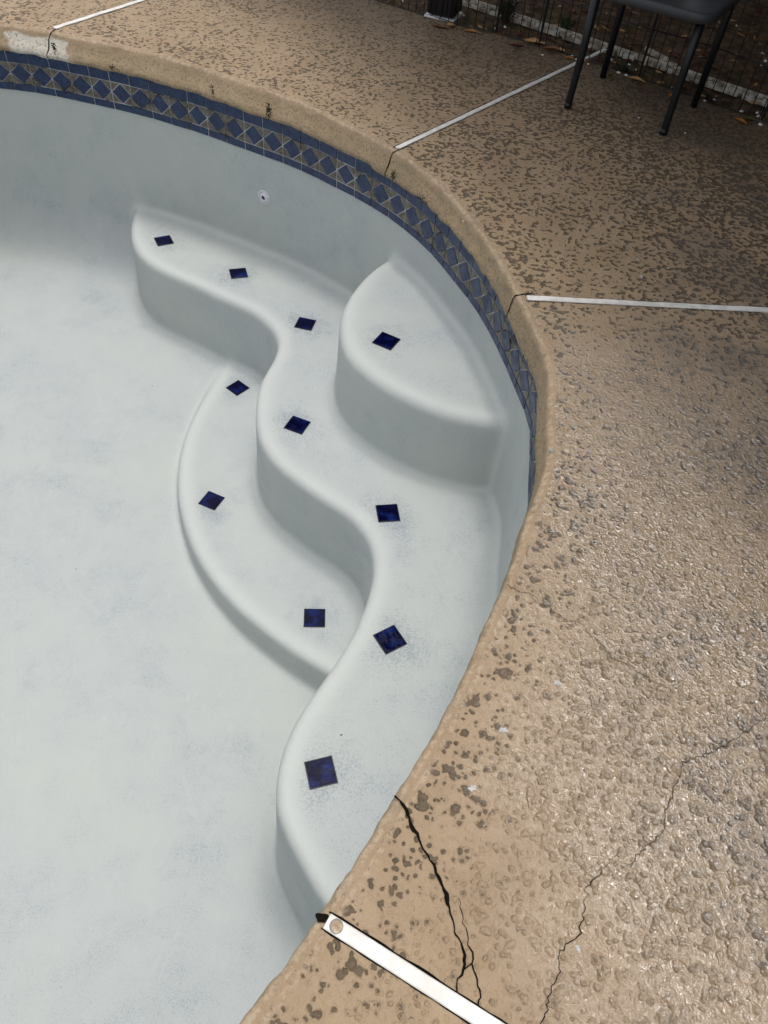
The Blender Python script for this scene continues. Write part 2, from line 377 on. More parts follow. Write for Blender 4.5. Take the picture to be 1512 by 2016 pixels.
def smin(a, b, k):
    h = np.clip(.5+.5*(b-a)/k, 0, 1); return b*(1-h)+a*h - k*h*(1-h)
def floor_z(x, y):
    z = -1.06 - .098*(3.5-y) ; z = np.maximum(z, -1.50)
    return z - .03*np.clip(-x-.8, 0, 2)
def rprism(d, dz, r):
    q1 = d+r; q2 = dz+r; return np.sqrt(np.maximum(q1, 0)**2+np.maximum(q2, 0)**2)+np.minimum(np.maximum(q1, q2), 0)-r
def parts(x, y, z, dw, d1, d2, d3):
    batter = .03
    w = dw + .0
    fl = (z-floor_z(x, y))*.995
    s1 = rprism(d1 - batter*(Z1-z)*1.0, z-Z1, .040); s2 = rprism(d2 - batter*(Z2-z), z-Z2, .034); s3 = rprism(d3 - .08*(Z3-z), z-Z3, .028)
    return w, fl, s1, s2, s3
def field(x, y, z, dw, d1, d2, d3):
    w, fl, s1, s2, s3 = parts(x, y, z, dw, d1, d2, d3)
    f = smin(w, fl, .34)
    g = smin(smin(fl, s3, .02), s2, .03); g = smin(g, s1, .03)
    st = smin(smin(s1, s2, .03), s3, .03)
    return smin(f, smin(st, fl, .03), .035)
# surface nets
VS = .017
zx = np.arange(-3.6, .62, VS); zy = np.arange(-1.05, 4.0, VS); zz = np.arange(Zb-.001-VS*80.5, Zb+VS*1.2, VS)
XX, YY = np.meshgrid(zx, zy, indexing='ij'); SM = samp(XX.ravel(), YY.ravel()).reshape(*XX.shape, 4)
FV = np.empty((len(zx), len(zy), len(zz)), np.float32)
for k, z in enumerate(zz): FV[:, :, k] = field(XX, YY, z, *[SM[..., i] for i in range(4)])
sg = FV > 0
c = sg[:-1, :-1, :-1].astype(np.int8)
for a in (0, 1):
    for b in (0, 1):
        for d in (0, 1):
            if a+b+d: c += sg[a:a+c.shape[0], b:b+c.shape[1], d:d+c.shape[2]]
act = (c > 0) & (c < 8); idx = -np.ones(act.shape, np.int64); ac = np.argwhere(act); idx[act] = np.arange(len(ac))
acc = np.zeros((len(ac), 3)); cnt = np.zeros(len(ac))
corners = [(a, b, d) for a in (0, 1) for b in (0, 1) for d in (0, 1)]
for i, ca in enumerate(corners):
    for cb in corners[i+1:]:
        df = np.subtract(cb, ca)
        if np.abs(df).sum() != 1: continue
        fa = FV[ac[:, 0]+ca[0], ac[:, 1]+ca[1], ac[:, 2]+ca[2]]; fb = FV[ac[:, 0]+cb[0], ac[:, 1]+cb[1], ac[:, 2]+cb[2]]
        m = (fa > 0) != (fb > 0); t = fa[m]/(fa[m]-fb[m])
        acc[m] += np.array(ca)+t[:, None]*df; cnt[m] += 1
V = (ac + acc/cnt[:, None])*VS + np.array([zx[0], zy[0], zz[0]])
def fv(P): return field(P[:, 0], P[:, 1], P[:, 2], *samp(P[:, 0], P[:, 1]).T)
def grad(P, e=.006):
    g = np.zeros_like(P)
    for k in range(3):
        d = np.zeros(3); d[k] = e; g[:, k] = (fv(P+d)-fv(P-d))/(2*e)
    return g
for _ in range(3):
    g = grad(V); n2 = (g*g).sum(1)+1e-6; V = V - np.clip((fv(V)/n2), -.01, .01)[:, None]*g
NRM = grad(V, .012); NRM /= np.linalg.norm(NRM, axis=1)[:, None]+1e-9
quads = []
for ax in range(3):
    s0 = [slice(1, -1)]*3; s0[ax] = slice(0, -1)
    A = sg[s0[0], s0[1], s0[2]]
    s1_ = [slice(1, -1)]*3; s1_[ax] = slice(1, None); B = sg[s1_[0], s1_[1], s1_[2]]
    e = np.argwhere(A != B); off = np.array([1, 1, 1]); off[ax] = 0; e = e+off
    o1, o2 = [(1, 2), (2, 0), (0, 1)][ax]
    def cell(da, db):
        q = e.copy(); q[:, o1] -= da; q[:, o2] -= db; return idx[q[:, 0], q[:, 1], q[:, 2]]
    Q = np.stack([cell(0, 0), cell(1, 0), cell(1, 1), cell(0, 1)], 1)
    fl = sg[e[:, 0], e[:, 1], e[:, 2]]                      # solid first
    Q = np.where(fl[:, None], Q[:, ::-1], Q); quads.append(Q)
Q = np.vstack(quads); Q = Q[(Q >= 0).all(1)]; Q = Q[(V[Q][:, :, 2].max(1) < Zb+.002)]
ctr = V[Q].mean(1); pr = np.stack(parts(*ctr.T, *samp(ctr[:, 0], ctr[:, 1]).T), 1)
# flip check
fn = np.cross(V[Q[:, 1]]-V[Q[:, 0]], V[Q[:, 2]]-V[Q[:, 0]])
flip = (fn*NRM[Q[:, 0]]).sum(1) < 0; Q[flip] = Q[flip][:, ::-1]
who = np.argmin(pr[:, [0, 1, 2, 3, 4]], 1)                 # 0 wall 1 floor 2 s1 3 s2 4 s3
TILES = [(1,-1.2483,3.3395,2.1051,1),(2,-.8297,3.1362,1.9457,1),(3,-.4541,2.8052,1.4307,1),(4,-.0665,2.3127,1.15,0),(5,-.7714,2.724,.9386,2),(6,-.3827,2.1514,1.2593,1),(7,-.728,2.008,1.2316,2),(8,.0144,1.7532,1.8012,1),(9,-.2142,1.4975,1.6948,2),(10,.0667,1.2326,.6376,1),(11,-.0903,.7828,.3586,1)]
ZL = {0: Z1, 1: Z2, 2: Z3}
pool = empty('swimming_pool', (-1.2, 1.8, -1.3), 'empty pale plastered swimming pool with curved corner steps', 'pool')
hal = np.zeros(len(V))
for (_, tx, ty, _, lv) in TILES:
    d = np.sqrt((V[:, 0]-tx)**2+(V[:, 1]-ty)**2); k = np.abs(V[:, 2]-ZL[lv]) < .06
    hal = np.maximum(hal, np.where(k, np.clip(1.25-d/.125, 0, 1), 0))
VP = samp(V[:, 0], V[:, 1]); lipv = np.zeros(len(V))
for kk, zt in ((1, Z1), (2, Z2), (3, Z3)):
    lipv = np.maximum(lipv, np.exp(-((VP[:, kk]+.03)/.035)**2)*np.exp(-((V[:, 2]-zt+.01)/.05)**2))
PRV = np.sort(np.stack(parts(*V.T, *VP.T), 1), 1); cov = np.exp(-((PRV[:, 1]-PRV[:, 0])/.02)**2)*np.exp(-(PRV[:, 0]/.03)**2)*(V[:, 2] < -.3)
lipv = np.maximum(lipv, cov*.8)  # pale highlight along the coves, painted in through the lip colour
def submesh(name, sel, parent):
    q = Q[sel]; used, inv = np.unique(q, return_inverse=True); q = inv.reshape(q.shape)
    me = bpy.data.meshes.new(name); me.vertices.add(len(used)); me.vertices.foreach_set('co', V[used].astype(np.float32).ravel())
    me.loops.add(q.size); me.loops.foreach_set('vertex_index', q.astype(np.int32).ravel())
    me.polygons.add(len(q)); me.polygons.foreach_set('loop_start', np.arange(0, q.size, 4, dtype=np.int32))
    me.polygons.foreach_set('loop_total', np.full(len(q), 4, np.int32))
    me.polygons.foreach_set('use_smooth', np.ones(len(q), bool)); me.update(calc_edges=True); me.validate()
    me.normals_split_custom_set_from_vertices([tuple(n) for n in NRM[used]])
    for nm, arr in (('halo', hal), ('lip', lipv)):
        a = me.attributes.new(nm, 'FLOAT', 'POINT'); a.data.foreach_set('value', arr[used].astype(np.float32))
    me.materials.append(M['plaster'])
    o = bpy.data.objects.new(name, me); C.objects.link(o); o.parent = parent; o.matrix_parent_inverse = Matrix.Translation(-parent.location); return o
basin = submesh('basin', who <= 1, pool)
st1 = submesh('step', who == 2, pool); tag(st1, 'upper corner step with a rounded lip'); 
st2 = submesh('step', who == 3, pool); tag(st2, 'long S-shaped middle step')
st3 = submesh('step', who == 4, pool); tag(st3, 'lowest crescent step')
STEP = {0: st1, 1: st2, 2: st3}
US = .0809
for (i, tx, ty, th, lv) in TILES:
    b = MB(); z = ZL[lv]
    for zz_ in np.arange(ZL[lv]+.05, ZL[lv]-.05, -.0005):
        if fv(np.array([[tx, ty, zz_]]))[0] < 0: z = zz_; break
    b.box((tx, ty, z+.0005), US, US, .005, th, 0, .0009)
    b.box((tx, ty, z+.001), US-.006, US-.006, .008, th, 1, .0016)
    g = MB(); o = b.build('accent_tile', parent=STEP[lv], mats=[M['navy_edge'], M['navy']])
    o.matrix_parent_inverse = Matrix.Identity(4)

# ------------------------------------------------------------------ waterline tile band
tb = MB(); n_t = None
Lc = np.r_[0, np.cumsum(np.linalg.norm(np.diff(np.vstack([OUT, OUT[:1]]), axis=0), axis=1))]
# phase so that a joint falls on a traced one
j0 = at(449.8, 281.2, Zb)[:2]; ph = Lc[np.argmin(((OUT-j0)**2).sum(1))]
n_t = int(round(Lc[-1]/.1033)); TW = Lc[-1]/n_t
OC = np.vstack([OUT, OUT[:1]])
def onc(s):
    s = s % Lc[-1]; return np.array([np.interp(s, Lc, OC[:, 0]), np.interp(s, Lc, OC[:, 1])])
h = .033; zlo = Zb; z1_ = Zb+h; z2_ = Zb+h+.089; z3_ = Zb+.174
for k in range(n_t):
    a = onc(ph+k*TW); b = onc(ph+(k+1)*TW); d = b-a; L = np.linalg.norm(d); d /= L; nin = np.array([d[1], -d[0]])  # inward
    jit = rng.normal(0, .0006, 3)
    def P(u, z, o): q = a+d*u+nin*o; return (q[0], q[1], z)
    g = .0022; th = .0045+jit[0]
    tb.add([P(0, zlo-.001, .0012), P(L, zlo-.001, .0012), P(L, z3_, .0012), P(0, z3_, .0012)], [(0, 1, 2, 3)], 2)
    def slab(poly, mi, th):
        n = len(poly); c0 = np.mean(poly, 0); V0 = [P(u, z, 0.0) for u, z in poly]; V1 = [P(u, z, th-.0012) for u, z in poly]
        V2 = [P(c0[0]+(u-c0[0])*.965, c0[1]+(z-c0[1])*.955, th) for u, z in poly]
        tb.add(V0+V1+V2, [(i, (i+1) % n, n+(i+1) % n, n+i) for i in range(n)]+[(n+i, n+(i+1) % n, 2*n+(i+1) % n, 2*n+i) for i in range(n)]+[tuple(range(2*n, 3*n))], mi)
    slab([(g, zlo), (L-g, zlo), (L-g, z1_-g), (g, z1_-g)], 0, th)
    slab([(g, z2_+g), (L-g, z2_+g), (L-g, z3_), (g, z3_)], 0, th+.0005)
    zm = (z1_+z2_)/2; e = .0026
    slab([(e, zm), (L/2, z1_+e*.8), (L-e, zm), (L/2, z2_-e*.8)], 0, th)
    for (x0, x1) in ((g, L/2-2*e), (L-g, L/2+2*e)):
        for (za, zb) in ((z1_+g, zm-2.2*e), (z2_-g, zm+2.2*e)):
            poly = [(x0, za), (x1, za), (x0, zb)]
            s = (x1-x0)*(zb-za)
            if s < 0: poly = poly[::-1]
            slab(poly, 1, th-.0006)
band = tb.build('waterline_tile_band', parent=pool, mats=[M['tile'], M['stone'], M['grout']])

# return jet in the back wall
def hit(px, py):
    d = ray(px, py); t0 = 1.5; o = np.array([0, 0, HC])
    for t in np.arange(1.5, 6, .004):
        p = o+d*t
        if fv(p[None])[0] < 0: return p
jp = hit(520.5, 388); jn = grad(jp[None], .03)[0]; jn /= np.linalg.norm(jn)
jt = np.cross(jn, [0, 0, 1]); jt /= np.linalg.norm(jt); ju = np.cross(jt, jn)
def disc(mb, r0, r1, o0, o1, n=36, m=0, cap=False):
    V0 = [jp+jn*o0+r0*(math.cos(2*math.pi*k/n)*jt+math.sin(2*math.pi*k/n)*ju) for k in range(n)]
    V1 = [jp+jn*o1+r1*(math.cos(2*math.pi*k/n)*jt+math.sin(2*math.pi*k/n)*ju) for k in range(n)]
    mb.add(V0+V1, [(k, (k+1) % n, n+(k+1) % n, n+k) for k in range(n)] + ([tuple(range(n, 2*n))] if cap else []), m)
mb = MB(); disc(mb, .033, .033, -.01, .004); disc(mb, .033, .028, .004, .006); disc(mb, .028, .026, .006, .002)
jet = mb.build('return_jet', M['jet'], pool, True); tag(jet, 'round white return jet fitting in the back wall')
mb = MB(); disc(mb, .0245, .0245, .0, .004); disc(mb, .0245, .018, .004, .011); disc(mb, .018, .0115, .011, .0125); disc(mb, .0115, .0095, .0125, .004)
eb = mb.build('eyeball', M['jet'], jet, True); eb.matrix_parent_inverse = Matrix.Identity(4)
mb = MB(); disc(mb, .0100, .0096, .0045, .0060, cap=True)
jo = mb.build('opening', M['hole'], jet); jo.matrix_parent_inverse = Matrix.Identity(4)

# ------------------------------------------------------------------ deck with rolled coping
def vnoise(s, sc_, seed):
    r = np.random.default_rng(seed).random(4000); u = s*sc_; i = np.floor(u).astype(int); f = u-i; f = f*f*(3-2*f)
    return r[i % 4000]*(1-f)+r[(i+1) % 4000]*f
OD = resample(OUT, step=.01)
td = np.roll(OD, -3, 0)-np.roll(OD, 3, 0); td /= np.linalg.norm(td, axis=1)[:, None]; ND = np.stack([-td[:, 1], td[:, 0]], 1)
for _ in range(20): ND = (np.roll(ND, 1, 0)+ND*2+np.roll(ND, -1, 0))/4
ND /= np.linalg.norm(ND, axis=1)[:, None]
SL = np.arange(len(OD))*.01; nd = len(OD)
iA = np.argmin(((OD-at(775, 400, -.11)[:2])**2).sum(1)); iB = np.argmin(((OD-at(1035, 640, -.11)[:2])**2).sum(1))
brk = np.zeros(nd); lo, hi = min(iA, iB), max(iA, iB); brk[lo:hi] = 1
for _ in range(60): brk = (np.roll(brk, 1)+brk*2+np.roll(brk, -1))/4
wav = (vnoise(SL, 9, 1)-.5)*.6+(vnoise(SL, 23, 2)-.5)*.5+(vnoise(SL, 60, 3)-.5)*.25
zbot = -.092-.006*(OD[:, 0] > -.2)+.004*(vnoise(SL, 14, 4)-.5)*2+brk*(.008+.026*wav)
LP = [((0,49),.050),((151,77),.045),((345,119),.050),((516,175),.045),((600,206),.040),((669,245),.026),((780,298),.020),((895,394),.013),((930,440),.005),((968,492),-.004),((1010,568),-.009),((1076,714),-.009),((1083,800),-.005),((1060,930),-.006),((1000,1130),-.006),((700,1700),-.006),((470,2016),-.006)]
li = [int(np.argmin(((OD-at(*p, 0)[:2])**2).sum(1))) for p, _ in LP]; i0 = li[0]
ph_i = [(k-i0) % nd for k in li]; o_ = np.argsort(ph_i); LO = np.interp((np.arange(nd)-i0) % nd, [ph_i[k] for k in o_]+[nd], [LP[k][1] for k in o_]+[.05])
for _ in range(300): LO = (np.roll(LO, 1)+LO+np.roll(LO, -1))/3
BO = -.013-.010*np.clip((.03-LO)/.04, 0, 1)*(np.array([1.0])*((OD[:, 1] > 1.3)*1.0)); 
for _ in range(200): BO = (np.roll(BO, 1)+BO+np.roll(BO, -1))/3
rough_ = lambda k, a: (vnoise(SL, 9, 10)-.5)*.005*a + (vnoise(SL, 33, 11)-.5)*.0035*a + (vnoise(SL, 90, 20+k)-.5)*.003*a
prof = [(0, 0)]*11
R_ = [(np.full(nd, .05), zbot+.004), (BO+.007, zbot), (BO+.001, zbot+.006), (BO, zbot+.020), (BO*.5+LO*.5-.002, np.full(nd, -.060)), (BO*.18+LO*.82-.003, np.full(nd, -.026)),
      (LO-.0035, np.full(nd, -.0125)), (LO+.000, np.full(nd, -.0068)), (LO+.0045, np.full(nd, -.0030)), (LO+.010, np.full(nd, -.0008)), (LO+.018, np.zeros(nd))]
rows = []
for j, (o, z) in enumerate(R_):
    k_ = 0 if j in (0, 10) else 1
    zz2 = z + (((vnoise(SL, 70, 40+j)-.5)*.0024) if 4 <= j <= 9 else 0)
    rows.append(np.column_stack([OD+ND*(o+rough_(j, k_))[:, None], zz2]))
def strip_mesh(name, rows, mat, parent, eds):
    nr = len(rows); Vv = np.vstack(rows); Fc = []
    for j in range(nr-1):
        for i in range(nd):
            a = j*nd+i; b = j*nd+(i+1) % nd; Fc.append((b, a, a+nd, b+nd))
    o = obj(name, Vv, Fc, mat, parent, True)
    at_ = o.data.attributes.new('edge', 'FLOAT', 'POINT'); at_.data.foreach_set('value', np.repeat(np.array(eds, np.float32), nd))
    return o
# top sheet: rows outward from the lip, then one big polygon with a hole to the far edges
offs = [.018, .035, .06, .08, .12, .16, .20, .25]  # beyond the lip
def orow(o): return np.column_stack([OD+ND*(o+LO)[:, None], np.zeros(nd)])
top = [orow(o) for o in offs]
nr = len(top); Vt = list(map(tuple, np.vstack(top))); Ft = []
for j in range(nr-1):
    for i in range(nd): a = j*nd+i; b = j*nd+(i+1) % nd; Ft.append((b, a, a+nd, b+nd))
fence_px = [(739,0),(830,30.6),(900,50),(976,66),(1040,84),(1110,106),(1182,129),(1262,157),(1323,178),(1440,218)]
FP = np.array([at(x, y)[:2] for x, y in fence_px])
fd = (FP[-1]-FP[0])/np.linalg.norm(FP[-1]-FP[0])
outer = [(-6, -3.5), (5, -3.5)] + [tuple(FP[-1]+fd*4.2)] + [tuple(p) for p in FP[::-1]] + [tuple(FP[0]-fd*2.5+np.array([-.1, .3]))] + [(-6, 6.8)]
inner = [tuple(p[:2]) for p in top[-1][::4]]
po = [Vector((x, y, 0)) for x, y in outer]; pi = [Vector((x, y, 0)) for x, y in inner]
tri = tessellate_polygon([po, pi]); base = len(Vt); allp = po+pi
Vt += [tuple(p) for p in allp]
for t in tri:
    a, b, c_ = [allp[i] for i in t]; s = (b-a).cross(c_-a).z
    Ft.append(tuple(base+i for i in (t if s > 0 else t[::-1])))
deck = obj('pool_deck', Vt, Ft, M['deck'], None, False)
ed = np.concatenate([np.repeat(np.array(offs), nd), np.full(len(po), 1.), np.full(len(pi), .25)]).astype(np.float32)
a_ = deck.data.attributes.new('edge', 'FLOAT', 'POINT'); a_.data.foreach_set('value', ed)
tag(deck, 'tan textured concrete pool deck, pitted and partly wet', kind='structure')
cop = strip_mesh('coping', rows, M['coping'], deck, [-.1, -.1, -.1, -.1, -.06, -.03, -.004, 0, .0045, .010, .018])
# slab edge skirt down at the fence side
skv = []; 
for x, y in outer: skv += [(x, y, 0), (x, y, -.1)]
no = len(outer); obj('slab_edge', skv, [(2*i, 2*i+1, 2*((i+1) % no)+1, 2*((i+1) % no)) for i in range(no)], M['coping'], deck)

# cracks (tapered ragged ribbons let into the surface)
def ribbon(name, pts, wid, mat, z=.0016, jitter=.0015, step=.006):
    P = [at(x, y, z)[:2] for x, y in pts]; W = [w for w in wid]; o = []; ww = []
    for i in range(len(P)-1):
        k = max(1, int(np.linalg.norm(P[i+1]-P[i])/step))
        for j in range(k):
            t = j/k; o.append(P[i]*(1-t)+P[i+1]*t + (rng.normal(0, jitter, 2) if (i or j) else 0)); ww.append(W[i]*(1-t)+W[i+1]*t)
    o.append(P[-1]); ww.append(W[-1]); o = np.array(o); V_ = []
    for i in range(len(o)):
        t = o[min(i+1, len(o)-1)]-o[max(i-1, 0)]; t /= np.linalg.norm(t)+1e-9; n = np.array([-t[1], t[0]]); w = ww[i]*.5
        a1 = o[i]+n*w*(1+.5*rng.normal()*.6); b1 = o[i]-n*w*(1+.5*rng.normal()*.6); V_ += [(*a1, z), (*b1, z)]
    return obj(name, V_, [(2*i, 2*i+1, 2*i+3, 2*i+2) for i in range(len(o)-1)], mat, deck)
def zp(pts, x0, y0, s): return [(x0+x/s, y0+y/s) for x, y in pts]
c1 = zp([(822,295),(845,320),(885,365),(900,420),(920,465),(945,510),(970,570),(1000,610),(1030,670),(1062,740),(1080,780),(1095,850),(1115,905),(1118,970),(1155,1020),(1168,1080),(1170,1150),(1140,1200),(1130,1290)], 450, 1450, 2.52)
mm = 1.3/1482/2.52
ribbon('crack', c1, [w*mm*1.15 for w in (12,10,16,12,26,9,8,10,14,10,24,10,6,8,6,14,12,5,6)], M['crack'], z=.0020, jitter=.0012)
c2 = zp([(1140,800),(1162,870),(1165,920),(1180,970),(1185,1025),(1210,1070),(1208,1130),(1170,1155)], 450, 1450, 2.52)
ribbon('crack', c2, [w*mm for w in (2,4,4,4,5,6,6,5)], M['crack'], z=.0017)
c3 = zp([(1208,1130),(1225,1190),(1248,1260),(1245,1310),(1232,1370)], 450, 1450, 2.52)
ribbon('crack', c3, [w*mm for w in (6,7,8,7,8)], M['crack'], z=.0018)
m2 = 1.15/1482/1.984
c4 = zp([(225,2016),(250,1960),(270,1870),(300,1810),(305,1740),(330,1700),(385,1665),(388,1620),(405,1560),(405,1490),(425,1450),(460,1435),(490,1390),(540,1340)], 950, 1000, 1.984)
ribbon('crack', c4, [m2*w for w in (4,4,4,3.5,4,5,5,3.5,3,3,4,3,2,1)], M['crack'], z=.0021, jitter=.002)
c5 = zp([(540,1408),(580,1385),(620,1340),(660,1305),(710,1265),(715,1180),(740,1120),(770,1050),(780,990),(850,970),(910,950),(960,915),(1020,885),(1075,835),(1115,820)], 950, 1000, 1.984)
ribbon('crack', c5, [m2*w for w in (1,2,3,4,3.5,3.5,4,3.5,4,3,3.5,3,3,3,3)], M['hair'], z=.0019, jitter=.002)
c6 = zp([(95,300),(130,325),(180,330),(200,360),(260,385),(320,430),(380,450),(420,490),(470,540),(520,590),(570,620),(620,650),(700,690),(780,740),(900,775)], 950, 1000, 1.984)
ribbon('crack', c6, [m2*w for w in (4,3,3,2.5,2.5,3,2.5,3,3,3,2.5,2.5,2,2,1)], M['hair'], z=.0022, jitter=.002)

# joint strips
def joint(p0, p1, w, label, gap_side=1, gw=.0038, over=0.0, cap=False, mats='white_joint', dirty=None):
    a = at(*p0)[:2]; b = at(*p1)[:2]; d = b-a; d /= np.linalg.norm(d); b = b+d*over; L = np.linalg.norm(b-a); ang = math.atan2(d[1], d[0]); c0 = (a+b)/2
    root = empty('expansion_joint_strip', (a[0], a[1], 0), label, 'joint strip', 'white joint strips in the pool deck')
    s = MB()
    nseg = max(2, int(L/.06)); n = np.array([-d[1], d[0]])
    Vv = []; pf = [(-.5, .0006), (-.5, .0042), (-.42, .0056), (.42, .0056), (.5, .0042), (.5, .0006)]
    for i in range(nseg+1):
        q = a+d*(L*i/nseg); wz = .0006*math.sin(i*1.7)+.0004*math.sin(i*.6)
        for (u, z) in pf: Vv.append((q[0]+n[0]*u*w, q[1]+n[1]*u*w, z+wz*(z > .002)))
    s.add(Vv, [(6*i+k, 6*i+k+1, 6*i+7+k, 6*i+6+k) for i in range(nseg) for k in range(5)] + [(0, 1, 2, 3, 4, 5)[::-1], tuple(6*nseg+k for k in range(6))])
    cs = s.build('cover', M[mats], root)
    g = MB(); o1, o2 = (.5*w, .5*w+gw), (-.5*w-.0014, -.5*w)
    for (u0, u1) in ((o1, o2) if gap_side > 0 else ((-o1[1], -o1[0]), (-o2[1], -o2[0]))):
        Vv = []
        for i in range(nseg*3+1):
            q = a-d*.004+d*((L+.004)*i/(nseg*3)); j1 = u1+(rng.normal(0, .0008) if abs(u1) > abs(u0) else 0); j0_ = u0+(rng.normal(0, .0008) if abs(u0) > abs(u1) else 0)
            Vv += [(q[0]+n[0]*j0_, q[1]+n[1]*j0_, .0014), (q[0]+n[0]*j1, q[1]+n[1]*j1, .0014)]
        g.add(Vv, [(2*i, 2*i+1, 2*i+3, 2*i+2) for i in range(nseg*3)])
    g.build('gap', M['gap'], root)
    return root, a, d, n
def face_gap(p_lip, label_parent, P_end=None):  # open joint running over the lip and down the coping face
    P0 = at(*p_lip)[:2]; i = int(np.argmin(((OD+ND*(LO+.01)[:, None]-P0)**2).sum(1))); V_ = []
    tdn = np.array([ND[i][1], -ND[i][0]]); pts = [np.array([*(OD[i]+ND[i]*(LO[i]+.05)), .0022]), np.array([*(OD[i]+ND[i]*(LO[i]+.02)), .0022])]
    for j in range(9, 1, -1):
        out_ = -ND[i]*.0022 if j < 7 else -ND[i]*.0012
        pts.append(rows[j][i]+np.array([*out_, .0016 if j >= 6 else 0]))
    for k, p in enumerate(pts):
        w = .0024+.0009*math.sin(k*2.1); sh = .003*math.sin(k*.8)-.0025*k*.4; q = p[:2]+tdn*sh
        V_ += [(q[0]-tdn[0]*w, q[1]-tdn[1]*w, p[2]), (q[0]+tdn[0]*w, q[1]+tdn[1]*w, p[2])]
    return obj('gap', V_, [(2*k, 2*k+1, 2*k+3, 2*k+2) for k in range(len(pts)-1)], M['crack'], label_parent)
r1, *_ = joint((107,57), (285,0), .026, 'white joint strip at the upper left, starting above the grey mortar patch', over=.6)
face_gap((104, 60), r1)
r2, *_ = joint((782,293), (1180,104), .023, 'long white joint strip running from the pool edge towards the chair legs', over=.06, gw=.008)
face_gap((778, 297), r2)
r3, *_ = joint((1037,588), (1512,612), .024, 'white joint strip running across the deck to the right edge of the photo', over=1.5, gw=.006)
face_gap((1010, 580), r3)
r4, a4, d4, n4 = joint((644,1814), (960,2016), .0245, 'nearest white joint strip, with a round screw hole at its end', over=.5)
mb = MB(); cc = a4+d4*.017
def flat_disc(mb, c, r0, r1, z0, z1, n=32, cap=False):
    V0 = [(c[0]+r0*math.cos(2*math.pi*k/n), c[1]+r0*math.sin(2*math.pi*k/n), z0) for k in range(n)]
    V1 = [(c[0]+r1*math.cos(2*math.pi*k/n), c[1]+r1*math.sin(2*math.pi*k/n), z1) for k in range(n)]
    mb.add(V0+V1, [(k, (k+1) % n, n+(k+1) % n, n+k) for k in range(n)]+([tuple(range(n, 2*n))] if cap else []))
mb = MB(); flat_disc(mb, cc, .0112, .0100, .0071, .0068, cap=True); hr = mb.build('hole_rim', M['dirty_joint'], r4)
mb = MB(); flat_disc(mb, cc+np.array([.001, -.0008]), .0096, .0092, .0072, .0077, cap=True); mb.build('plug', M['filler'], r4)
mb = MB(); hc = a4-d4*.010
hv = [(hc[0]+.010*math.cos(t)*(1+.25*math.sin(3*t)), hc[1]+.009*math.sin(t)*(1+.3*math.cos(2*t)), .0011) for t in np.linspace(0, 2*math.pi, 18, endpoint=False)]
mb.add(hv, [tuple(range(18))]); mb.build('crack', M['crack'], deck)

# paint spots on the deck
for (px, py, r, mt) in ((991,1438,.011,'spl_w'),(930,1552,.010,'spl_w'),(1097,1345,.010,'spl_w'),(1085,888,.006,'spl_b'),(1095,925,.008,'spl_w'),(1162,890,.004,'spl_b'),(1138,1868,.007,'spl_w'),(1262,545,.011,'spl_w'),(912,436,.006,'spl_w'),(1256,512,.007,'spl_w')):
    c0 = at(px, py)[:2]; r *= .62; b = MB(); n = 26; ph_ = rng.random(3)*6
    rr = [r*(1+.3*math.sin(2*t+ph_[0])+.22*math.sin(5*t+ph_[1])+.18*math.sin(9*t+ph_[2])) for t in np.linspace(0, 2*math.pi, n, endpoint=False)]
    b.add([(c0[0]+rr[k]*math.cos(2*math.pi*k/n), c0[1]+rr[k]*math.sin(2*math.pi*k/n), .0013) for k in range(n)], [tuple(range(n))])
    b.build('paint_spot', M[mt], deck)

# ------------------------------------------------------------------ ground beyond the fence
def gridsheet(name, x0, x1, y0, y1, z, mat, n=90, amp=.0):
    xs = np.linspace(x0, x1, n); ys = np.linspace(y0, y1, n); V_ = [(x, y, z+amp*rng.normal()) for x in xs for y in ys]
    return obj(name, V_, [(i*n+j, (i+1)*n+j, (i+1)*n+j+1, i*n+j+1) for i in range(n-1) for j in range(n-1)], mat, None, True)
gr = gridsheet('ground', -5, 6, 3.2, 10, -.035, M['dirt'], 160, .006); tag(gr, 'bare brown dirt covered in dry leaf bits', kind='structure')
# keep the dirt sheet out of the pool volume
me = gr.data; bm = bmesh.new(); bm.from_mesh(me)
dele = [v for v in bm.verts if (np.dot(np.array([v.co.x, v.co.y])-FP[0], np.array([-fd[1], fd[0]])) < -.16)]
bmesh.ops.delete(bm, geom=dele, context='VERTS'); bm.to_mesh(me); bm.free()
plane = obj('outer_ground', [(-80, -80, -1.75), (80, -80, -1.75), (80, 80, -1.75), (-80, 80, -1.75)], [(0, 1, 2, 3)], M['dirt']); tag(plane, 'ground far around the pool', kind='structure')
grA = obj('yard', [(-80, 9.9, -.04), (80, 9.9, -.04), (80, 80, -.04), (-80, 80, -.04)], [(0, 1, 2, 3)], M['dirt']); tag(grA, 'ground beyond the patio', kind='structure')

# edging of white blocks
E0 = at(905, -6)[:2]; E1 = at(1512, 195)[:2]; de = (E1-E0)/np.linalg.norm(E1-E0); ne = np.array([-de[1], de[0]]); Le = np.linalg.norm(E1-E0)+1.2
edging = empty('garden_edging', (E0[0], E0[1], -.03), 'broken white ladder-like edging lying on the dirt behind the wire fence', 'edging')
s = MB(); ang = math.atan2(de[1], de[0]); u = 0
while u < Le:
    w = random.uniform(.028, .045)
    if random.random() > .22:
        q = E0+de*(u+w/2)+ne*random.uniform(-.004, .004); s.box((q[0], q[1], -.014+random.uniform(-.004, .003)), w*.86, random.uniform(.014, .024), .024, ang+random.uniform(-.08, .08), 0, .003)
    u += w
s.build('block', M['brick'], edging); edging.children[-1]['kind'] = 'stuff'
s = MB(); s.box((*(E0+de*Le/2+ne*.021), -.010), Le, .008, .03, ang, 0, .002); s.build('rail', M['brick'], edging)
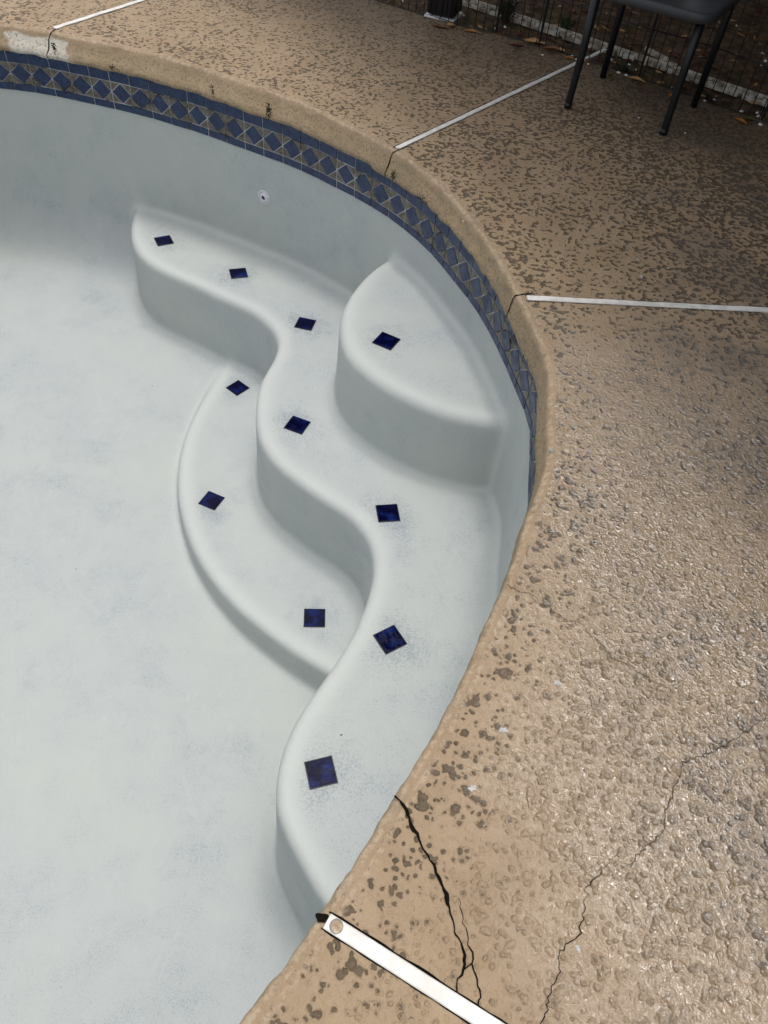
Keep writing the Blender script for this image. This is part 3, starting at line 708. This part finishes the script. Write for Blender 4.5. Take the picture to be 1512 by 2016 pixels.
for k in range(9):
    if k in (3,): continue
    s = MB(); q = E0+de*(Le*(k+.5)/9)-ne*.019; s.box((q[0], q[1], -.018), Le/9*.93, .007, .02, ang+random.uniform(-.01, .01), 0, .002); s.build('broken_rail', M['brick'], edging)
s = MB(); q = at(1304, 116)[:2]; s.box((q[0]+.0, q[1]+.02, -.004), .20, .035, .006, ang-.35, 0, .001); s.box((q[0]-.02, q[1]+.05, .003), .17, .006, .02, ang-.35, 0, .001)
o = s.build('broken_edging_piece', M['brick'], None); tag(o, 'loose pale splintered piece sticking out behind the white edging', 'edging piece')

# wire fence
fence = empty('wire_fence', (FP[0][0], FP[0][1], 0), 'low black welded wire garden fence standing along the deck edge', 'fence')
FPe = np.vstack([FP[0]-fd*1.2, FP, FP[-1]+fd*1.5]); cs_ = np.r_[0, np.cumsum(np.linalg.norm(np.diff(FPe, axis=0), axis=1))]
def fpt(s_): return np.array([np.interp(s_, cs_, FPe[:, 0]), np.interp(s_, cs_, FPe[:, 1])])
HT = .62; w = MB(); s_ = .01; k = 0
while s_ < cs_[-1]:
    p = fpt(s_); lean = .010*math.sin(s_*5); w.tube([(p[0], p[1], .004), (p[0]+lean*.3, p[1]+lean, .21), (p[0]+lean, p[1]+lean*2, HT)], .0026, 5, caps=False)
    s_ += .0485; k += 1
for hgt in (.006, .21, .41, HT):
    w.tube([(*(fpt(t)+np.array([0, .010*math.sin(t*5)*(hgt/.21 if hgt < .3 else 1.5)])), hgt+.004*math.sin(t*9)) for t in np.arange(0, cs_[-1], .06)], .0028, 5, caps=False)
w.build('wire_mesh', M['wire'], fence)
for px, py in ((976,66),(1061,91),(1256,157),(1500,238)):
    p = at(px, py)[:2]; b = MB(); b.tube([(p[0], p[1]+.008, -.03), (p[0], p[1]+.008, HT+.04)], .0062, 8); b.build('post', M['wire'], fence)

# ------------------------------------------------------------------ chair
FL, FR, BL, BR = [at(x, y)[:2] for x, y in ((1117,212),(1305,264),(1186,153),(1365,210))]
cx, cy = (FL+FR+BL+BR)/4
ch = empty('patio_chair', (cx, cy, 0), 'black metal patio chair with thin round legs standing near the fence', 'chair')
SH = .442
for nm, p, top_ in (('leg', FL, .43), ('leg', FR, .43)):
    b = MB(); q = p+(np.array([cx, cy])-p)*.02; b.tube([(p[0], p[1], .001), (p[0], p[1], .012), (q[0], q[1], .25), (q[0], q[1], top_)], [.0145, .0155, .0165, .018], 14); lg = b.build('leg', M['chairm'], ch, True); fc = MB(); fc.tube([(p[0], p[1], .0005), (p[0], p[1], .022)], [.0162, .0168], 14); k_ = fc.build('foot_cap', M['black'], lg, True); k_.matrix_parent_inverse = Matrix.Identity(4)
xa = (FR-FL+BR-BL)/2; xa /= np.linalg.norm(xa); ya = (BL-FL+BR-FR)/2; ya /= np.linalg.norm(ya)
for p in (BL, BR):
    b = MB(); t_ = np.array([ya[0], ya[1]]); b.tube([(p[0], p[1], .001), (p[0], p[1], .3), (p[0], p[1], .46), (p[0]+t_[0]*.05, p[1]+t_[1]*.05, .7), (p[0]+t_[0]*.11, p[1]+t_[1]*.11, .92)], [.0145, .0165, .017, .016, .015], 14); b.build('leg', M['chairm'], ch, True)
def rrect(c0, hx, hy, r, z0, z1, name, mat, bulge=0, inset=.006):
    pts = []
    for (sx, sy, a0) in ((1, 1, 0), (-1, 1, 90), (-1, -1, 180), (1, -1, 270)):
        for t in np.linspace(0, 90, 8): a = math.radians(a0+t); pts.append((sx*(hx-r)+r*math.cos(a), sy*(hy-r)+r*math.sin(a)))
    n = len(pts); V_ = []; lv = [(1-inset/hx*1.5, z0), (1, z0+.006), (1, z1-.008), (1-inset/hx, z1-.002), (1-2.4*inset/hx, z1), (1-5*inset/hx, z1-.004), (.5, z1-.012-bulge), (.05, z1-.014-bulge)]
    for (sc2, z) in lv:
        for x, y in pts: q = c0+xa*x*sc2+ya*y*sc2; V_.append((q[0], q[1], z))
    Fc = [(i*n+k, i*n+(k+1) % n, (i+1)*n+(k+1) % n, (i+1)*n+k) for i in range(len(lv)-1) for k in range(n)]+[tuple(range(n))[::-1], tuple((len(lv)-1)*n+k for k in range(n))]
    return obj(name, V_, Fc, mat, ch, True)
sw = np.linalg.norm(FR-FL)/2+.030; sd = np.linalg.norm(BL-FL)/2+.022
seat = rrect(np.array([cx, cy])+ya*.006+xa*.012, sw, sd, .065, SH-.020, SH+.018, 'seat', M['seatm'])
b = MB()
for k in range(3):
    z = .58+.13*k; o_ = .03+.07*(z-.5)/.42
    b.tube([(BL[0]+ya[0]*o_, BL[1]+ya[1]*o_, z), ((BL[0]+BR[0])/2+ya[0]*(o_+.03), (BL[1]+BR[1])/2+ya[1]*(o_+.03), z), (BR[0]+ya[0]*o_, BR[1]+ya[1]*o_, z)], .012, 10)
b.build('backrest', M['chairm'], ch, True)
# white cup on the seat
p = at(1376, -16, SH+.018)[:2]
cup = MB(); 
for (r0, r1, z0, z1, cp) in ((.028, .036, 0, .004, False), (.036, .0365, .004, .012, False), (.0365, .045, .012, .11, False), (.045, .047, .11, .114, False), (.047, .042, .114, .110, False), (.042, .034, .110, .012, True)):
    n = 28; V0 = [(p[0]+r0*math.cos(2*math.pi*k/n), p[1]+r0*math.sin(2*math.pi*k/n), SH+.012+z0) for k in range(n)]; V1 = [(p[0]+r1*math.cos(2*math.pi*k/n), p[1]+r1*math.sin(2*math.pi*k/n), SH+.012+z1) for k in range(n)]
    cup.add(V0+V1, [(k, (k+1) % n, n+(k+1) % n, n+k) for k in range(n)]+([tuple(range(n, 2*n))] if cp else []))
tag(cup.build('plastic_cup', M['white'], None, True), 'white plastic cup standing on the front corner of the chair seat', 'cup')

# black ribbed lantern-like box by the fence
q0 = at(838, 33)[:2]; q1 = at(890, 45)[:2]; dq = (q1-q0)/np.linalg.norm(q1-q0); nq = np.array([-dq[1], dq[0]]); wq = np.linalg.norm(q1-q0); aq = math.atan2(dq[1], dq[0])
cq = (q0+q1)/2+nq*(wq/2)
pl = empty('ribbed_planter', (cq[0], cq[1], 0), 'black ribbed square planter on a thin white base plate by the fence', 'planter')
b = MB(); b.box((cq[0], cq[1], .165), wq-.012, wq-.012, .30, aq, 0, .006)
for side in range(4):
    a2 = aq+side*math.pi/2; dd = np.array([math.cos(a2), math.sin(a2)]); nn = np.array([-dd[1], dd[0]])
    for k in range(5):
        u = (k-2)*wq*.2; q = cq-nn*(wq/2-.004)+dd*u; b.box((q[0], q[1], .165), .014, .010, .29, a2, 0, .003)
b.build('body', M['black'], pl)
b = MB(); b.box((cq[0], cq[1], .006), wq+.016, wq+.016, .010, aq, 0, .003); b.build('base_plate', M['white'], pl)
b = MB(); b.box((cq[0], cq[1], .323), wq+.02, wq+.02, .018, aq, 0, .004); b.build('rim', M['black'], pl)

# ------------------------------------------------------------------ leaves, pebbles, weeds
def leaf(px, py, L, mat, label, ang=None, z=.004, curl=.3, wid=.42, group=None, name='dry_leaf'):
    c0 = at(px, py, z)[:2]; ang = rng.random()*6.28 if ang is None else ang; n = 9; V_ = []
    ca, sa = math.cos(ang), math.sin(ang); s1, s2 = rng.normal(0, .5, 2)
    for i in range(n):
        t = i/(n-1); hw = L*wid*.5*math.sin(math.pi*min(1, t**.8))*(1+.12*math.sin(i*2.3+s1*5))
        for j, sgn in enumerate((-1, -.5, 0, .5, 1)):
            x = (t-.5)*L; y = hw*sgn+.04*L*math.sin(3*t+s1); zz_ = curl*L*(.35*abs(sgn)**1.5*math.sin(math.pi*t)+.5*(t-.5)**2+.05*math.sin(5*t+s2*6))
            V_.append((c0[0]+ca*x-sa*y, c0[1]+sa*x+ca*y, z+zz_))
    o = obj(name, V_, [(5*i+j, 5*i+j+1, 5*i+5+j+1, 5*i+5+j) for i in range(n-1) for j in range(4)], M[mat], None, True)
    return tag(o, label, 'leaf', group)
leaf(1050, 84, .105, 'leaf_tan', 'large tan rounded leaf against the foot of the fence, left of the chair', -.3, .012, .35, .62)
leaf(1018, 92, .085, 'leaf_red', 'dark red curled leaf touching the large tan leaf', -.2, .01, .4, .35)
leaf(1085, 100, .10, 'leaf_brown', 'brown crumpled leaf between the large tan leaf and the joint strip', -.25, .01, .5, .4)
leaf(1120, 114, .045, 'leaf_orange', 'small orange leaf at the end of the joint strip, left of the front chair leg', 2.9, .006, .3, .5)
leaf(1153, 121, .035, 'leaf_orange', 'small orange leaf just right of the front chair leg on the joint strip', .4, .010, .3, .5)
leaf(1252, 158, .10, 'leaf_tan', 'long pale tan leaf on the deck between the chair legs', -.45, .006, .25, .36)
leaf(1203, 150, .045, 'leaf_olive', 'small olive leaf beside the rear chair leg', .9, .005, .4, .5)
leaf(1300, 164, .05, 'leaf_tan', 'small tan leaf at the fence, right of the long pale tan leaf', .2, .005, .3, .5)
leaf(1318, 188, .05, 'leaf_orange', 'rusty orange leaf behind the nearest chair leg', 1.2, .008, .4, .5)
leaf(1458, 240, .075, 'leaf_orange', 'yellow-brown leaf lying at the far right near the fence', -.8, .006, .3, .4)
leaf(1475, 236, .07, 'leaf_olive', 'olive leaf overlapping the yellow-brown leaf at the far right', -.1, .005, .3, .5)
leaf(868, 53, .11, 'leaf_brown', 'dark brown leaf in front of the black ribbed planter', -.15, .004, .12, .3)
leaf(888, 50, .05, 'leaf_tan', 'pinkish tan leaf at the right corner of the black ribbed planter', .8, .008, .5, .8)
leaf(929, 63, .10, 'leaf_orange', 'narrow orange-brown leaf at the fence, right of the black ribbed planter', -.2, .004, .15, .25)
leaf(1380, 190, .05, 'leaf_tan', 'small tan leaf at the fence just right of the rear chair leg', -.2, .005, .3, .35)
peb = None; 
def pebble(px, py, r, z=.004):
    global peb
    if peb is None:
        bm = bmesh.new(); bmesh.ops.create_icosphere(bm, subdivisions=2, radius=1)
        for v in bm.verts: v.co *= 1+.18*math.sin(v.co.x*4+1)*math.cos(v.co.y*3)
        me = bpy.data.meshes.new('white_pebble'); bm.to_mesh(me); bm.free(); me.materials.append(M['white'])
        for q in me.polygons: q.use_smooth = True
        o = bpy.data.objects.new('white_pebble', me); peb = o
    else: o = peb.copy()
    C.objects.link(o); p = at(px, py, z); o.location = p; o.scale = (r*1.3, r*.8, r*.6); o.rotation_euler = (0, 0, random.random()*3)
    tag(o, 'small white pebble scattered along the wire fence', 'pebble', 'small white pebbles scattered along the fence')
for q in ((1128,109,.008),(1135,117,.007),(1158,126,.007),(1239,127,.007),(1218,143,.009),(1233,148,.008),(1252,137,.006),(1072,85,.006),(1204,117,.006),(1322,173,.007),(1388,198,.008),(1406,196,.006),(1460,219,.009),(1491,222,.009),(1494,229,.009),(1497,245,.009),(976,56,.008),(994,53,.008),(913,30,.008),(984,30,.008),(1010,9,.008),(1068,108,.006),(866,3,.007),(793,2,.006),(1502,105,.010),(1507,120,.010),(1451,51,.008),(1240,250,.003),(1349,262,.004),(1500,128,.008),(1258,232,.004)): pebble(*q)

grit = None
for (gx_, gy_) in ((363,1955),(374,1478),(672,1447),(529,1842),(418,1440),(951,1131),(790,1018),(300,760),(150,1120),(85,1362),(230,1660),(420,1745)):
    pt = hit(gx_, gy_)
    if pt is None: continue
    if grit is None:
        bm = bmesh.new(); bmesh.ops.create_icosphere(bm, subdivisions=1, radius=1)
        for v in bm.verts: v.co *= 1+.35*math.sin(v.co.x*5+2)*math.cos(v.co.y*4)
        me = bpy.data.meshes.new('debris_speck'); bm.to_mesh(me); bm.free(); me.materials.append(M['moss']); o = bpy.data.objects.new('debris_speck', me); grit = o
    else: o = grit.copy()
    C.objects.link(o); o.location = pt; o.scale = (.0042, .0022, .0018); o.rotation_euler = (0, 0, random.random()*3)
    tag(o, 'tiny dark speck of debris lying in the empty pool', 'debris', 'tiny dark debris specks in the pool')

def tuft(name, base, n, hgt, spread, mat, label, cat, up=(0, 0, 1), leafw=.006):
    b = MB(); base = np.array(base, float); up = np.array(up, float)
    for k in range(n):
        a = rng.random()*6.28; d = np.array([math.cos(a), math.sin(a), 0])*spread*rng.random()+up*hgt*(.35+.65*rng.random()); st = base+np.array([math.cos(a), math.sin(a), 0])*spread*.2*rng.random()
        m_ = st+d*.55+np.array([0, 0, .15*hgt]); e = st+d; w_ = leafw*(.6+rng.random()*.8); sd_ = np.cross(d, [.3, .2, 1]); sd_ /= np.linalg.norm(sd_)+1e-9
        b.add([st-sd_*w_*.3, st+sd_*w_*.3, m_+sd_*w_, e, m_-sd_*w_], [(0, 1, 2, 4), (4, 2, 3)])
    return tag(b.build(name, M[mat], None), label, cat)
tuft('weed', at(1108, 66, -.03), 46, .10, .07, 'weed', 'small green weed growing by the white edging behind the fence', 'weed')
tuft('weed', at(992, 45, -.03), 90, .13, .075, 'moss', 'dark dead plant clump behind the fence, left of the thin fence post', 'weed', leafw=.008)
tuft('weed', at(1225, 140, -.03), 60, .03, .09, 'weed', 'low dark green weed in the dirt between the chair legs', 'weed', leafw=.005)
tuft('weed', at(1393, 200, -.02), 40, .03, .05, 'moss', 'dark debris clump at the fence to the right of the chair', 'debris', leafw=.006)
def moss(px, py, z, n, hh, ww, label):          # dirt and moss clinging to the coping face
    d = ray(px, py); o_ = np.array([0, 0, HC]); best = None
    for t in np.arange(1.5, 6, .003):
        p = o_+d*t
        if p[2] < .0 and sdf_poly(OUT[::3], p[None, :2])[0] > -.013: best = p; break
    if best is None: best = at(px, py, z)
    i = int(np.argmin(((OD-best[:2])**2).sum(1))); tg = np.array([ND[i][1], -ND[i][0], 0]); nn = -np.array([ND[i][0], ND[i][1], 0]); b = MB()
    for k in range(n):
        c_ = best+tg*rng.normal()*ww+np.array([0, 0, 1])*rng.normal()*hh; q = OD[i]-ND[i]*.014; c_ = c_+nn*(.001+.003*rng.random()); c_[2] = min(c_[2], -.02)
        r = .0022+.003*rng.random(); a = rng.random()*6.28; A_ = tg*math.cos(a)+np.array([0, 0, 1])*math.sin(a); B_ = -tg*math.sin(a)+np.array([0, 0, 1])*math.cos(a)
        b.add([c_+A_*r, c_+B_*r*.6+nn*.002, c_-A_*r, c_-B_*r*.6], [(0, 1, 2, 3)])
    return tag(b.build('moss_clump', M['moss'], None), label, 'moss')
moss(107, 92, -.06, 70, .018, .005, 'black mould clump on the open joint in the grey mortar patch')
moss(419, 178, -.06, 40, .014, .004, 'thin dark streak of moss on the coping, left of the wider dark one')
moss(529, 216, -.06, 90, .017, .008, 'wider dark clump of moss on the coping near the middle of the curve')
moss(222, 133, -.08, 26, .006, .008, 'tiny rusty brown moss speck on the coping right of the mortar patch')
moss(775, 345, -.08, 46, .012, .007, 'moss in the open joint below the long white strip')
moss(833, 392, -.08, 60, .007, .022, 'row of dark moss above the chipped start of the coping edge')
moss(1008, 668, -.07, 70, .020, .006, 'dark moss in the open joint beside the right-hand part of the tile band')

# leaf litter on the dirt (uncountable)
b = MB()
for k in range(1500):
    u = rng.random()*3.6-.8; v_ = rng.random()**1.2*2.6+.05; q = FP[0]+fd*u+np.array([-fd[1], fd[0]])*(v_); L = .012+.03*rng.random(); a = rng.random()*6.28; ca, sa = math.cos(a), math.sin(a); z = -.026+.006*rng.random(); w_ = L*.35
    b.add([(q[0]+ca*L, q[1]+sa*L, z+.004*rng.random()), (q[0]-sa*w_, q[1]+ca*w_, z), (q[0]-ca*L, q[1]-sa*L, z+.006*rng.random()), (q[0]+sa*w_, q[1]-ca*w_, z+.003)], [(0, 1, 2, 3)], int(rng.integers(0, 4)))
lit = b.build('leaf_litter', None, None, mats=[M['leaf_brown'], M['leaf_brown'], M['leaf_tan'], M['leaf_red']]); tag(lit, 'small dry leaf bits strewn over the dirt behind the fence', 'leaf litter', kind='stuff')

# ------------------------------------------------------------------ unseen roof and walls added to shade the far deck
AZ, EL = math.radians(28), math.radians(81)
RE0 = np.array([-.76, 5.06]); RE1 = np.array([1.24, 1.56]); rd = (RE1-RE0)/np.linalg.norm(RE1-RE0); rn = np.array([-rd[1], rd[0]])
if rn[1] < 0: rn = -rn
pc = empty('unseen_shade_roof', (3.5, 7, 0), 'unseen roof added to shade the deck near the fence', 'shade blocker')
RZ = 2.9; A0 = RE0-rd*4.0; A1 = RE1+rd*4.5; W_ = 5.0
def slab(mb, a, b, c_, d_, z0, z1):
    mb.add([(*a, z0), (*b, z0), (*c_, z0), (*d_, z0), (*a, z1), (*b, z1), (*c_, z1), (*d_, z1)], [(0, 1, 2, 3), (7, 6, 5, 4), (0, 4, 5, 1), (1, 5, 6, 2), (2, 6, 7, 3), (3, 7, 4, 0)])
b = MB(); slab(b, A0, A1, A1+rn*W_, A0+rn*W_, RZ, RZ+.12); b.build('roof', M['roof'], pc)
for t in (.02, .93):
    b = MB(); q = A0*(1-t)+A1*t+rn*.9; b.box((q[0], q[1], RZ/2-.02), .1, .1, RZ-.03, 0, 0, .004); b.build('post', M['roof'], pc)
hw = MB(); slab(hw, A0+rn*(W_-.3)-rd*2, A1+rn*(W_-.3)+rd*2, A1+rn*W_+rd*2, A0+rn*W_-rd*2, -.04, 3.4)  # unseen walls, added to keep sky light off the far deck
slab(hw, A1+rd*.3, A1+rn*W_+rd*.3, A1+rn*W_+rd*.5, A1+rd*.5, -.04, 3.4)
tag(hw.build('unseen_shade_wall', M['wall'], None), 'unseen wall added to block light behind the shading roof', 'wall')

# ------------------------------------------------------------------ light
w = bpy.data.worlds.new('World'); sc.world = w; w.use_nodes = True; nt = w.node_tree
sky = nt.nodes.new('ShaderNodeTexSky'); sky.sky_type = 'NISHITA'; sky.sun_disc = False; sky.sun_elevation = EL; sky.sun_rotation = AZ
sky.air_density = 1.0; sky.dust_density = 4.0; sky.ozone_density = 1.0
hs = nt.nodes.new('ShaderNodeHueSaturation'); hs.inputs['Saturation'].default_value = .22; nt.links.new(sky.outputs[0], hs.inputs['Color'])
bg = nt.nodes['Background']; nt.links.new(hs.outputs[0], bg.inputs['Color']); bg.inputs['Strength'].default_value = .15
sd = bpy.data.lights.new('sun', 'SUN'); sd.energy = .74; sd.angle = math.radians(11); sd.color = (1, .96, .90)
so = bpy.data.objects.new('sun', sd); C.objects.link(so)
sv = Vector((math.sin(AZ)*math.cos(EL), math.cos(AZ)*math.cos(EL), math.sin(EL))); so.rotation_euler = sv.to_track_quat('Z', 'Y').to_euler()
sc.view_settings.view_transform = 'Standard'; sc.view_settings.look = 'None'; sc.view_settings.exposure = .27; sc.view_settings.gamma = 1
